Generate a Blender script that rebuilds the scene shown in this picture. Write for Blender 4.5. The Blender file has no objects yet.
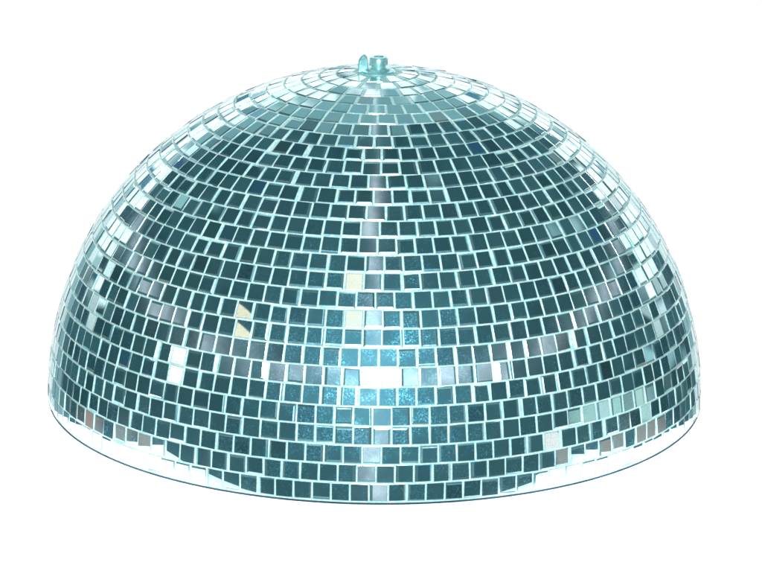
import bpy, math, random
from mathutils import Vector, Matrix

random.seed(7)
S = 0.25                      # dome radius in metres; everything below is written in dome radii
scene = bpy.context.scene
col = scene.collection

# ------------------------------------------------------------------ camera
cam_d = bpy.data.cameras.new("camera")
cam_d.sensor_width = 36.0
cam_d.lens = 36.0 * 2883.35 / 762.0
cam_d.clip_start, cam_d.clip_end = 0.05, 200.0
cam = bpy.data.objects.new("camera", cam_d)
col.objects.link(cam)
CAM = Vector((0.0, -8.426379, 2.795219))
right, up, fwd = (Vector((0.999946, 0.001117, 0.010368)), Vector((-0.010268, 0.279125, 0.9602)),
                  Vector((0.001821, 0.960254, -0.279122)))
M3 = Matrix((right, up, -fwd)).transposed()
cam.matrix_world = Matrix.Translation(CAM * S) @ M3.to_4x4()
scene.camera = cam

# ------------------------------------------------------------------ colour management
scene.render.engine = 'CYCLES'
scene.view_settings.view_transform = 'Standard'
scene.view_settings.look = 'None'
scene.view_settings.exposure = 0.0
scene.view_settings.gamma = 1.0
scene.cycles.sample_clamp_indirect = 6.0
scene.cycles.caustics_reflective = False
scene.cycles.max_bounces = 8
try:
    scene.cycles.filter_width = 1.6
except Exception:
    pass


# ------------------------------------------------------------------ node helper
class Nodes:
    def __init__(self, tree):
        self.t = tree
        tree.nodes.clear()

    def new(self, kind, **kw):
        n = self.t.nodes.new(kind)
        for k, v in kw.items():
            setattr(n, k, v)
        return n

    def put(self, sock, v):
        if hasattr(v, 'is_output'):
            self.t.links.new(v, sock)
        elif isinstance(v, tuple) and len(v) == 3 and sock.type == 'RGBA':
            sock.default_value = (*v, 1.0)
        else:
            sock.default_value = v

    def math(self, op, a, b=0.0, c=0.0):
        n = self.new('ShaderNodeMath', operation=op)
        for i, v in enumerate((a, b, c)):
            self.put(n.inputs[i], v)
        return n.outputs[0]

    def dot(self, a, b):
        n = self.new('ShaderNodeVectorMath', operation='DOT_PRODUCT')
        self.put(n.inputs[0], a)
        self.put(n.inputs[1], b)
        return n.outputs['Value']

    def step(self, v, lo, hi):
        n = self.new('ShaderNodeMapRange', interpolation_type='SMOOTHSTEP')
        self.put(n.inputs['Value'], v)
        n.inputs['From Min'].default_value = lo
        n.inputs['From Max'].default_value = hi
        return n.outputs[0]

    def mul(self, *vs):
        r = vs[0]
        for v in vs[1:]:
            r = self.math('MULTIPLY', r, v)
        return r

    def mix(self, f, a, b):
        n = self.new('ShaderNodeMix', data_type='RGBA')
        self.put(n.inputs[0], f)
        self.put(n.inputs[6], a)
        self.put(n.inputs[7], b)
        return n.outputs[2]

    def noise(self, vec, scale, detail=2.0, rough=0.5):
        n = self.new('ShaderNodeTexNoise')
        self.put(n.inputs['Vector'], vec)
        n.inputs['Scale'].default_value = scale
        n.inputs['Detail'].default_value = detail
        n.inputs['Roughness'].default_value = rough
        return n.outputs['Fac']


# ------------------------------------------------------------------ world: the dim studio with its white walls and added bright spots
world = bpy.data.worlds.new("World")
scene.world = world
world.use_nodes = True
N = Nodes(world.node_tree)
vec = N.new('ShaderNodeTexCoord').outputs['Generated']
sep = N.new('ShaderNodeSeparateXYZ')
N.put(sep.inputs[0], vec)
X, Y, Z = sep.outputs
AX = N.math('ABSOLUTE', X)
n_big = N.noise(vec, 3.0, 3.0)
n_mid = N.noise(vec, 9.0, 3.0, 0.6)
n_fine = N.noise(vec, 22.0, 2.0, 0.6)
# dim petrol room in front of the ball
c = N.mix(N.step(n_mid, 0.38, 0.62), (0.026, 0.073, 0.083), (0.042, 0.098, 0.106))
c = N.mix(N.step(n_fine, 0.66, 0.72), c, (0.010, 0.030, 0.036))
# the side walls further back: lighter, with odd bluish and brownish things standing there
back = N.step(Y, -0.05, 0.40)
side = N.mix(N.step(n_fine, 0.42, 0.62), (0.020, 0.060, 0.070), (0.050, 0.125, 0.14))
side = N.mix(N.step(n_mid, 0.64, 0.67), side, (0.50, 0.72, 0.74))
side = N.mix(N.step(n_mid, 0.36, 0.33), side, (0.03, 0.09, 0.18))
c = N.mix(back, c, side)
# ceiling fading from the rear wall up and forward, paler on the left
q = N.math('SUBTRACT', N.mul(Y, math.sin(math.radians(50))), N.mul(Z, math.cos(math.radians(50))))
qn = N.math('ADD', q, N.math('MULTIPLY_ADD', n_mid, 0.30, -0.15))
ql = N.math('SUBTRACT', N.math('SUBTRACT', qn, N.mul(X, 0.35)), N.mul(X, X, 3.0))
c = N.mix(N.step(ql, -0.34, -0.06), c, (0.30, 0.47, 0.49))
# bright white rear wall
qw = N.math('ADD', q, N.math('ADD', N.math('MULTIPLY_ADD', n_mid, 0.40, -0.20), N.math('MULTIPLY_ADD', n_fine, 0.50, -0.25)))
qw = N.math('ADD', qw, N.mul(N.step(AX, 0.36, 0.12), 0.16))
wall = N.mul(N.step(qw, 0.36, 0.42), N.step(AX, 0.80, 0.60), N.step(Z, -0.02, 0.08))
wcol = N.mix(N.step(N.noise(vec, 34.0, 2.0, 0.6), 0.50, 0.55), (1.7, 1.65, 1.65), (0.45, 0.60, 0.62))
wcol = N.mix(N.step(N.noise(vec, 27.0, 1.0), 0.60, 0.63), wcol, (0.08, 0.22, 0.30))
c = N.mix(wall, c, wcol)
wall2 = N.mul(N.step(n_fine, 0.46, 0.50), N.step(qn, 0.28, 0.34), N.step(Z, -0.02, 0.06), N.step(AX, 0.90, 0.84))
c = N.mix(wall2, c, (1.6, 1.6, 1.6))
# brownish floor left and right
brown = N.mul(N.step(AX, 0.80, 0.86), N.step(Z, -0.16, -0.19), N.step(n_mid, 0.44, 0.50))
c = N.mix(brown, c, (0.46, 0.31, 0.27))
# a pale strip along the right wall
band = N.math('ABSOLUTE', N.math('ADD', N.math('ADD', Z, 0.066), N.mul(Y, 0.2)))
strip = N.mul(N.step(band, 0.034, 0.030), N.step(X, 0.5, 0.6), N.step(N.math('ABSOLUTE', Y), 0.34, 0.30))
c = N.mix(strip, c, (0.72, 0.88, 0.82))
# small bright spots added to the room for chosen tiles to reflect
CREAM_A, CREAM_B, WHITE_A = (-.131, -.566, .814), (-.117, -.735, .668), (-.928, -.30, .21)
CREAM_C, CREAM_D, WHITE_B = (-.717, -.429, .55), (-.657, -.54, .527), (.892, -.44, -.103)
for d, ang, colr in ((CREAM_A, 2.2, (1.6, 1.12, .88)), (CREAM_B, 2.2, (1.6, 1.10, .84)),
                     (WHITE_A, 2.0, (2.2, 2.0, 2.0)), (CREAM_C, 2.0, (1.6, 1.12, .78)),
                     (CREAM_D, 2.0, (1.6, 1.12, .78)), (WHITE_B, 1.6, (1.5, 1.15, 1.1))):
    dv = Vector(d).normalized()
    m = N.math('GREATER_THAN', N.dot(vec, tuple(dv)), math.cos(math.radians(ang)))
    c = N.mix(m, c, colr)
# the white backdrop behind and below the ball
win = N.mul(N.step(N.math('DIVIDE', AX, N.math('MAXIMUM', Y, 0.01)), 0.58, 0.46), N.step(Y, 0.05, 0.15), N.step(Z, 0.06, 0.0))
c = N.mix(win, c, (1.08, 1.08, 1.08))
bg = N.new('ShaderNodeBackground')
N.put(bg.inputs['Color'], c)
bg.inputs['Strength'].default_value = 1.0
N.t.links.new(bg.outputs[0], N.new('ShaderNodeOutputWorld').inputs[0])
world.cycles.sampling_method = 'MANUAL'
world.cycles.sample_map_resolution = 1024


# ------------------------------------------------------------------ lamps
def area_lamp(name, loc, aim, size, power, colour=(1, 1, 1), shape='DISK', size_y=None):
    d = bpy.data.lights.new(name, 'AREA')
    d.shape = shape
    d.size = size * S
    if size_y:
        d.size_y = size_y * S
    d.energy = power
    d.color = colour
    o = bpy.data.objects.new(name, d)
    col.objects.link(o)
    o.location = Vector(loc) * S
    o.rotation_euler = (Vector(aim) - Vector(loc)).to_track_quat('-Z', 'Y').to_euler()
    return o


FLASH = Vector((0.0, -8.23, 3.30))          # the flash on top of the photographer's camera
area_lamp("camera_flash", FLASH, (0, 0, 0.2), 0.20, 54.0, (0.97, 1.0, 1.0))
BOARD_Z = -0.0048
area_lamp("under_board_fill", (0, 0.06, BOARD_Z - 0.12), (0, 0.06, 1), 2.12, 8.2, shape='RECTANGLE', size_y=2.0)  # added unseen fill below the board, turns its top evenly white


# ------------------------------------------------------------------ materials
def material(name):
    m = bpy.data.materials.new(name)
    m.use_nodes = True
    return m, Nodes(m.node_tree)


def principled(N, **kw):
    p = N.new('ShaderNodeBsdfPrincipled')
    for k, v in kw.items():
        N.put(p.inputs[k], v)
    return p


def finish(N, shader):
    o = N.new('ShaderNodeOutputMaterial')
    N.t.links.new(shader, o.inputs['Surface'])


def mirror_material():
    m, N = material("dusty_mirror")
    pos = N.new('ShaderNodeTexCoord').outputs['Object']
    tone = N.new('ShaderNodeAttribute', attribute_name='tone').outputs['Color']
    glass = principled(N, **{'Base Color': tone, 'Metallic': 1.0, 'Roughness': 0.010})
    # fine dust on the glass: bluish sparkle where the flash looks straight at it
    v = N.new('ShaderNodeTexVoronoi', feature='F1')
    N.put(v.inputs['Vector'], pos)
    v.inputs['Scale'].default_value = 620.0
    speck = N.step(v.outputs['Distance'], 0.42, 0.12)
    rnd = N.step(N.dot(v.outputs['Color'], (1, 0, 0)), 0.55, 1.0)
    fine = N.noise(pos, 900.0, 2.0)
    patch = N.step(N.noise(pos, 60.0, 3.0), 0.35, 0.7)
    amount = N.math('ADD', N.math('ADD', 0.085, N.mul(N.step(fine, 0.42, 0.72), patch, 0.24)), N.mul(speck, rnd, patch, 0.55))
    dust = N.new('ShaderNodeBsdfGlossy', distribution='GGX')
    N.put(dust.inputs['Color'], (0.20, 0.74, 1.0))
    dust.inputs['Roughness'].default_value = 0.47
    mx = N.new('ShaderNodeMixShader')
    N.put(mx.inputs[0], amount)
    N.t.links.new(glass.outputs[0], mx.inputs[1])
    N.t.links.new(dust.outputs[0], mx.inputs[2])
    # hair-fine wiping scratches, up-down and sideways
    tang = N.new('ShaderNodeTangent', direction_type='RADIAL', axis='Z')
    prev = mx
    for rot in (0.0, 0.25):
        an = N.new('ShaderNodeBsdfAnisotropic', distribution='GGX')
        N.put(an.inputs['Color'], (0.74, 0.88, 1.0))
        an.inputs['Roughness'].default_value = 0.34
        an.inputs['Anisotropy'].default_value = 0.84
        an.inputs['Rotation'].default_value = rot
        N.t.links.new(tang.outputs[0], an.inputs['Tangent'])
        nx = N.new('ShaderNodeMixShader')
        N.put(nx.inputs[0], N.math('MULTIPLY_ADD', patch, 0.016, 0.022))
        N.t.links.new(prev.outputs[0], nx.inputs[1])
        N.t.links.new(an.outputs[0], nx.inputs[2])
        prev = nx
    mx = prev
    # a breath of matt film
    film = N.new('ShaderNodeBsdfDiffuse')
    N.put(film.inputs['Color'], (0.5, 0.8, 0.82))
    mx2 = N.new('ShaderNodeMixShader')
    mx2.inputs[0].default_value = 0.012
    N.t.links.new(mx.outputs[0], mx2.inputs[1])
    N.t.links.new(film.outputs[0], mx2.inputs[2])
    finish(N, mx2.outputs[0])
    return m


def edge_material():
    m, N = material("cut_glass_edge")
    pos = N.new('ShaderNodeTexCoord').outputs['Object']
    n = N.noise(pos, 500.0, 2.0, 0.7)
    colr = N.mix(N.step(n, 0.35, 0.65), (0.44, 0.82, 0.81), (0.84, 0.96, 0.96))
    p = principled(N, **{'Base Color': colr, 'Metallic': 0.25, 'Roughness': 0.16})
    N.put(p.inputs['Roughness'], N.math('MULTIPLY_ADD', n, 0.20, 0.06))
    finish(N, p.outputs[0])
    return m


def ground_material():
    m, N = material("ground_glass_chamfer")
    tone = N.new('ShaderNodeAttribute', attribute_name='tone').outputs['Color']
    pos = N.new('ShaderNodeTexCoord').outputs['Object']
    p = principled(N, **{'Base Color': tone, 'Metallic': 0.93})
    N.put(p.inputs['Roughness'], N.math('MULTIPLY_ADD', N.noise(pos, 300.0, 2.0), 0.16, 0.13))
    dust = N.new('ShaderNodeBsdfGlossy', distribution='GGX')
    N.put(dust.inputs['Color'], (0.20, 0.74, 1.0))
    dust.inputs['Roughness'].default_value = 0.47
    mx = N.new('ShaderNodeMixShader')
    mx.inputs[0].default_value = 0.16
    N.t.links.new(p.outputs[0], mx.inputs[1])
    N.t.links.new(dust.outputs[0], mx.inputs[2])
    finish(N, mx.outputs[0])
    return m


def grout_material():
    m, N = material("pale_grout")
    pos = N.new('ShaderNodeTexCoord').outputs['Object']
    n = N.noise(pos, 420.0, 3.0, 0.7)
    n2 = N.noise(pos, 30.0, 3.0)
    colr = N.mix(N.step(n, 0.38, 0.66), (0.38, 0.78, 0.77), (0.84, 0.96, 0.95))
    colr = N.mix(N.mul(N.step(n2, 0.50, 0.75), 0.5), colr, (0.40, 0.76, 0.78))
    p = principled(N, **{'Base Color': colr, 'Roughness': 0.45})
    finish(N, p.outputs[0])
    return m


def simple(name, colr, rough, metal=0.0, spread=0.15, scale=80.0):
    m, N = material(name)
    pos = N.new('ShaderNodeTexCoord').outputs['Object']
    n = N.noise(pos, scale, 3.0)
    lo = tuple(x * (1 - spread) for x in colr)
    hi = tuple(min(1, x * (1 + spread)) for x in colr)
    p = principled(N, **{'Base Color': N.mix(N.step(n, 0.35, 0.65), lo, hi), 'Metallic': metal})
    N.put(p.inputs['Roughness'], N.math('MULTIPLY_ADD', n, rough, rough * 0.5))
    finish(N, p.outputs[0])
    return m


def acrylic_material():
    m, N = material("frosted_acrylic")
    pos = N.new('ShaderNodeTexCoord').outputs['Object']
    n = N.noise(pos, 12.0, 3.0)
    d = N.new('ShaderNodeBsdfDiffuse')
    N.put(d.inputs['Color'], N.mix(n, (0.82, 0.83, 0.83), (0.86, 0.86, 0.86)))
    t = N.new('ShaderNodeBsdfTranslucent')
    N.put(t.inputs['Color'], (0.9, 0.9, 0.9))
    mx = N.new('ShaderNodeMixShader')
    mx.inputs[0].default_value = 0.55
    N.t.links.new(d.outputs[0], mx.inputs[1])
    N.t.links.new(t.outputs[0], mx.inputs[2])
    finish(N, mx.outputs[0])
    return m


MIRROR, EDGE, GROUT, GROUND = mirror_material(), edge_material(), grout_material(), ground_material()
NAVY = simple("navy_trim", (0.03, 0.07, 0.11), 0.35)
CHROME = simple("cyan_chrome", (0.42, 0.88, 0.95), 0.26, 0.6, 0.2, 160.0)
ACRYLIC = acrylic_material()


# ------------------------------------------------------------------ mesh helpers
class MB:
    def __init__(self):
        self.v, self.f, self.mi, self.nrm, self.tone = [], [], [], [], []

    def face(self, pts, normals, mat=0, tone=(1, 1, 1)):
        g = (pts[1] - pts[0]).cross(pts[2] - pts[0])
        if g.dot(sum(normals, Vector((0, 0, 0)))) < 0:
            pts, normals = pts[::-1], normals[::-1]
        b = len(self.v)
        self.v += [tuple(p * S) for p in pts]
        self.f.append(tuple(range(b, b + len(pts))))
        self.nrm += [tuple(n) for n in normals]
        self.mi.append(mat)
        self.tone += [(*tone, 1.0)] * len(pts)

    def lathe(self, prof, seg=64, centre=Vector((0, 0, 0)), mat=0):
        """prof: list of (r, z); smooth within 40 degrees"""
        def nr(a, b):
            d = Vector((b[0] - a[0], b[1] - a[1]))
            return Vector((d.y, -d.x)).normalized() if d.length else Vector((1, 0))
        segs = [nr(prof[i], prof[i + 1]) for i in range(len(prof) - 1)]
        for i in range(len(prof) - 1):
            na = nb = segs[i]
            if i > 0 and segs[i - 1].dot(segs[i]) > 0.75:
                na = (segs[i - 1] + segs[i]).normalized()
            if i < len(segs) - 1 and segs[i + 1].dot(segs[i]) > 0.75:
                nb = (segs[i + 1] + segs[i]).normalized()
            for k in range(seg):
                a0, a1 = 2 * math.pi * k / seg, 2 * math.pi * (k + 1) / seg
                def P(p, a): return centre + Vector((p[0] * math.cos(a), p[0] * math.sin(a), p[1]))
                def Q(n, a): return Vector((n.x * math.cos(a), n.x * math.sin(a), n.y))
                pa, pb = prof[i], prof[i + 1]
                pts = [P(pa, a0), P(pa, a1), P(pb, a1), P(pb, a0)]
                ns = [Q(na, a0), Q(na, a1), Q(nb, a1), Q(nb, a0)]
                if pa[0] < 1e-6:
                    pts, ns = pts[1:], ns[1:]
                elif pb[0] < 1e-6:
                    pts, ns = pts[:3], ns[:3]
                self.face(pts, ns, mat)

    def build(self, name, mats, parent=None):
        me = bpy.data.meshes.new(name)
        me.from_pydata(self.v, [], self.f)
        for m in mats:
            me.materials.append(m)
        me.polygons.foreach_set('material_index', self.mi)
        a = me.color_attributes.new('tone', 'FLOAT_COLOR', 'CORNER')
        a.data.foreach_set('color', [x for t in self.tone for x in t])
        me.polygons.foreach_set('use_smooth', [True] * len(self.f))
        me.normals_split_custom_set(self.nrm)
        me.update()
        o = bpy.data.objects.new(name, me)
        col.objects.link(o)
        o.parent = parent
        return o


def tag(o, label=None, cat=None, kind=None):
    if label:
        o['label'] = label
    if cat:
        o['category'] = cat
    if kind:
        o['kind'] = kind
    return o


# ------------------------------------------------------------------ setting: the white table top, translucent for the added lamp below
def board():
    x0, x1, y0, y1 = -1.0, 1.0, -0.975, 1.06
    z1, z0, b = BOARD_Z, BOARD_Z - 0.016, 0.004
    rings = []
    for z, i in ((z0, b), (z0 + b, 0), (z1 - b, 0), (z1, b)):
        rings.append([Vector((x0 + i, y0 + i, z)), Vector((x1 - i, y0 + i, z)), Vector((x1 - i, y1 - i, z)), Vector((x0 + i, y1 - i, z))])
    m = MB()
    for k in range(3):
        for j in range(4):
            pts = [rings[k][j], rings[k][(j + 1) % 4], rings[k + 1][(j + 1) % 4], rings[k + 1][j]]
            n = (pts[1] - pts[0]).cross(pts[2] - pts[0]).normalized()
            m.face(pts, [n] * 4)
    m.face(rings[3], [Vector((0, 0, 1))] * 4)
    m.face(rings[0][::-1], [Vector((0, 0, -1))] * 4)
    return tag(m.build("tabletop", [ACRYLIC]), kind='structure')


board()

# ------------------------------------------------------------------ the half mirror ball
ball = bpy.data.objects.new("half_mirror_ball", None)
ball.empty_display_size = 0.1
col.objects.link(ball)
tag(ball, "dome-shaped half mirror ball covered in small square teal mirror tiles on white",
    "mirror ball")

R_SHELL = 0.9947
m = MB()
prof = [(0.0, 0.0), (0.98, 0.0)] + [(R_SHELL * math.cos(a), R_SHELL * math.sin(a)) for a in [math.pi / 2 * i / 96 for i in range(97)]]
prof[-1] = (0.0, R_SHELL)
m.lathe(prof, 160)
m.build("shell", [GROUT], ball)

# trim ring at the foot
m = MB()
m.lathe([(0.95, -0.0045), (0.995, -0.0045), (0.998, -0.0035), (0.9985, -0.001), (0.9965, 0.0008), (0.97, 0.0020)], 200)
m.build("trim_ring", [NAVY], ball)


def frame(phi, az):
    n = Vector((math.cos(phi) * math.sin(az), -math.cos(phi) * math.cos(az), math.sin(phi)))
    e = Vector((math.cos(az), math.sin(az), 0.0))
    return n, e, n.cross(e)


BEV = [math.radians(a) for a in (0, 30, 60, 90)]


def add_tile(mb, phi, az, hw, hh, taper, tone, rng, face_to=None, tilt=1.0, facets=None):
    """one square of mirror glass: flat face slightly out of true, here and there a ground-off border, thin rounded rim"""
    n, e, u = frame(phi, az)
    c = n * (1.0 - 0.0025 + rng.uniform(-0.0015, 0.0015))
    s = math.radians(0.75) * tilt
    n2 = (n + e * rng.gauss(0, s) + u * rng.gauss(0, s)).normalized()
    if face_to is not None:                               # turned on purpose to mirror the flash or an added bright spot
        n2 = ((CAM - c).normalized() + face_to(c).normalized()).normalized()
    e2 = (e - n2 * e.dot(n2)).normalized()
    u2 = n2.cross(e2)
    r = rng.gauss(0, 0.005)
    e2, u2 = e2 * math.cos(r) + u2 * math.sin(r), u2 * math.cos(r) - e2 * math.sin(r)
    b, th = rng.uniform(0.0012, 0.0021), 0.0065
    j = lambda: rng.uniform(-0.0005, 0.0005)
    corner = [(-hw + j(), -hh + j()), (hw + j(), -hh + j()), (hw * taper + j(), hh + j()), (-hw * taper + j(), hh + j())]
    sgn = [(-1, -1), (1, -1), (1, 1), (-1, 1)]
    outs = [-u2, e2, u2, -e2]
    # chamfers: side -> (width, angle)
    ch = []
    for i in range(4):
        w, an = 0.0007, 0.3
        if rng.random() < (0.0 if phi > 1.2 else 0.30 if i in (0, 2) else 0.36):      # ground-off border, added to catch glints
            w, an = rng.uniform(0.003, 0.0085), math.radians(rng.uniform(8, 44))
            w = min(w, 0.0055 / math.tan(an))
        if i == 0 and phi > 0.45 and rng.random() < 0.75:  # lower border, angled in every row so the flash glints in a column
            w, an = rng.uniform(0.0035, 0.0075), max(0.08, phi - 0.35 + rng.gauss(0, 0.05))
            w = min(w, 0.006 / math.tan(an))
        if face_to is not None:
            w, an = 0.0007, 0.3
        if facets and i in facets:                         # broad facet added on this side, shaped to glint in the flash
            w = facets[i]
            hv = ((CAM - c).normalized() + (FLASH - c).normalized()).normalized()
            an = math.atan2(hv.dot(outs[i]), hv.dot(n2))
        ch.append((w, an))
    drop = [w * math.tan(an) for w, an in ch]
    adj = [(3, 0), (0, 1), (1, 2), (2, 3)]                 # the two sides meeting at each corner
    inner, base = [], []
    for (x, y), (sx, sy), (p, q) in zip(corner, sgn, adj):
        wx = ch[1][0] if sx > 0 else ch[3][0]
        wy = ch[0][0] if sy < 0 else ch[2][0]
        inner.append(c + e2 * (x - sx * (b + wx)) + u2 * (y - sy * (b + wy)))
        base.append((x, y, sx, sy, 0.5 * (drop[p] + drop[q])))
    mb.face(inner, [n2] * 4, 0, tone)

    def ring(a):
        k, d = b * (1 - math.sin(a)), b * (1 - math.cos(a))
        return [c + e2 * (x - sx * k) + u2 * (y - sy * k) - n2 * (d + dr) for x, y, sx, sy, dr in base]
    rings = [ring(a) for a in BEV]
    for i in range(4):
        i2 = (i + 1) % 4
        lo_, hi_ = max(0.02, ch[i][1] - 0.16), ch[i][1] + 0.16      # slightly rounded
        if facets and i in facets:
            lo_, hi_ = ch[i][1] - 0.03, ch[i][1] + 0.03
        fi, fo = (n2 * math.cos(q_) + outs[i] * math.sin(q_) for q_ in (lo_, hi_))
        mb.face([rings[0][i], rings[0][i2], inner[i2], inner[i]], [fo, fo, fi, fi], 2, tone)
    for k in range(3):
        A, Bn = rings[k + 1], rings[k]
        a0, a1 = BEV[k + 1], BEV[k]
        for i in range(4):
            i2 = (i + 1) % 4
            na = n2 * math.cos(a0) + outs[i] * math.sin(a0)
            nb = n2 * math.cos(a1) + outs[i] * math.sin(a1)
            mb.face([A[i], A[i2], Bn[i2], Bn[i]], [na, na, nb, nb], 1)
    low = [p - n2 * th for p in rings[3]]
    for i in range(4):
        i2 = (i + 1) % 4
        mb.face([low[i], low[i2], rings[3][i2], rings[3][i]], [outs[i]] * 4, 1)


PHI0, DPHI, PITCH, HALF = 0.0045, 0.0534, 0.0525, 0.0257
ROWS = 28
# where one seam of each row runs (radians from the front), read off the photograph
SEAM = [0.0396, 0.0584, 0.0733, 0.0486, 0.0486, 0.065, 0.0182, 0.068, 0.0203, 0.0231, 0.0619, 0.0235, 0.0299, 0.075,
        0.0874, 0.0382, 0.0701, 0.1383, 0.1171, 0.0268, 0.0959, 0.0788, 0.15, 0.0799, 0.1735]
TONE = (0.60, 0.87, 0.89)


def tile_tone(rng):
    k = rng.gauss(1.0, 0.05)
    t = [TONE[0] * k * rng.gauss(1, 0.03), TONE[1] * k, TONE[2] * k * rng.gauss(1, 0.02)]
    q = rng.random()
    if q < 0.025:
        t = [x * 0.5 for x in t]
    elif q < 0.05:
        t = [t[0] * 1.25, t[1] * 0.95, t[2] * 0.95]
    return tuple(min(0.95, max(0.02, x)) for x in t)



def at_spot(d, off=0.0):
    """direction of an added bright spot, or off to its upper right by some degrees so that its edge crosses the tile"""
    v = Vector(d).normalized()
    o = (right + up) * math.sin(math.radians(off)) / math.sqrt(2)
    return lambda c: (v + o).normalized()


def at_flash(dx=0.0, dz=0.0):
    return lambda c: FLASH + Vector((dx, 0, dz)) - c


def best_of(sn, i, azc, dp):
    """is this the tile the direction sn runs through?"""
    ph = math.asin(sn.z)
    az = math.atan2(sn.x, -sn.y)
    return abs(ph - (PHI0 + DPHI * (i + 0.5))) <= DPHI / 2 and abs(az - azc) <= dp / 2


SPECIAL = [(Vector(n_).normalized(), t_) for n_, t_ in (
    ((-.009, -.938, .348), at_flash()), ((.047, -.937, .348), at_flash(0.085, -0.03)),
    ((-.065, -.811, .581), at_spot(CREAM_A)), ((-.057, -.868, .493), at_spot(CREAM_B)),
    ((-.537, -.769, .348), at_spot(WHITE_A)), ((-.535, -.791, .296), at_spot(WHITE_A)),
    ((-.382, -.790, .479), at_spot(CREAM_C, 2.0)), ((-.339, -.825, .453), at_spot(CREAM_D, 2.0)),
    ((.509, -.849, .140), at_spot(WHITE_B, 1.6)))]

for i in range(ROWS):
    phi = PHI0 + DPHI * (i + 0.5)
    c0 = math.cos(phi)
    dp = PITCH / c0                                        # angular pitch
    n = int(2 * math.pi / dp)
    rem = 2 * math.pi - n * dp
    seam = SEAM[i] if i < len(SEAM) else random.uniform(0, 0.5)
    # the left-over width of the row is spread over a few wider seams
    extra = [0.0] * n
    wide = random.sample(range(4, max(6, n - 4)), min(5, max(1, n - 8))) if n > 14 else list(range(n))
    for k in wide:
        extra[k] += rem / len(wide)
    mb = MB()
    a = seam
    tp = math.cos(phi + 0.024) / math.cos(phi)
    lo = math.cos(phi - 0.024) / math.cos(phi)
    for k in range(n):
        az = a + dp / 2
        a += dp + extra[k]
        azc = (az + math.pi) % (2 * math.pi) - math.pi
        rng = random.Random(1000 * i + k)
        face_to, facets = None, None
        nt = frame(phi, azc)[0]
        for sn, target in SPECIAL:
            if nt.dot(sn) > math.cos(0.045) and (best_of(sn, i, azc, dp)):
                face_to = target
        if i == 6 and abs(azc + 0.345) < dp / 2:
            facets = {1: 0.015}
        elif i == 6 and abs(azc - 0.372) < dp / 2:
            facets = {3: 0.018}
        mean = (tp + lo) / 2
        add_tile(mb, phi, az, (HALF - 0.0004) * rng.uniform(0.985, 1.0) * min(1.0, lo / mean), HALF * rng.uniform(0.99, 1.005), tp / lo,
                 tile_tone(rng), rng, face_to, 1.0 + 0.8 * (phi > 1.2), facets)
    mb.build("tile_row", [MIRROR, EDGE, GROUND], ball)

# ------------------------------------------------------------------ the hanging fitting on the crown
fit = MB()
fit.lathe([(0.0, 0.985), (0.050, 0.985), (0.053, 0.996), (0.050, 1.000), (0.040, 1.002), (0.037, 1.008), (0.028, 1.010), (0.0, 1.010)], 48)
fit = fit.build("hanger", [CHROME], ball)
b = MB()
bc = Vector((0.002, -0.004, 0.0))
b.lathe([(0.0, 1.006), (0.021, 1.006), (0.022, 1.018), (0.0275, 1.019), (0.0275, 1.036), (0.0245, 1.041), (0.016, 1.042), (0.014, 1.039), (0.0, 1.039)], 32, bc)
b.build("bolt", [CHROME], fit)
# upright lug beside the bolt: a rounded plate
lug = MB()
lc = Vector((-0.043, -0.004, 0.0))
out2 = [(-0.0165, 0.994), (0.0135, 0.994), (0.0135, 1.030), (0.010, 1.041), (0.005, 1.047), (0.000, 1.048), (-0.008, 1.042), (-0.015, 1.030)]
th = 0.008
for sgn_ in (-1, 1):
    bevf = [lc + Vector((x * 0.8 - 0.0002, sgn_ * th, 1.02 + (z - 1.02) * 0.9)) for x, z in out2]
    if sgn_ > 0:
        bevf = bevf[::-1]
    lug.face(bevf, [Vector((0, sgn_, 0))] * len(bevf))
for k in range(len(out2)):
    (xa, za), (xb, zb) = out2[k], out2[(k + 1) % len(out2)]
    en = Vector((zb - za, 0, -(xb - xa))).normalized()
    P = lambda x, z, y, s=1.0, t=1.0: lc + Vector((x * s, y, 1.02 + (z - 1.02) * t))
    lug.face([P(xa, za, -th * .6), P(xb, zb, -th * .6), P(xb, zb, th * .6), P(xa, za, th * .6)], [en] * 4)
    for sg in (-1, 1):
        q4 = [P(xa, za, sg * th * .6), P(xa, za, sg * th, .8, .9), P(xb, zb, sg * th, .8, .9), P(xb, zb, sg * th * .6)]
        if sg > 0:
            q4 = q4[::-1]
        nn = (en + Vector((0, sg, 0))).normalized()
        lug.face(q4, [nn] * 4)
lug.build("lug", [CHROME], fit)
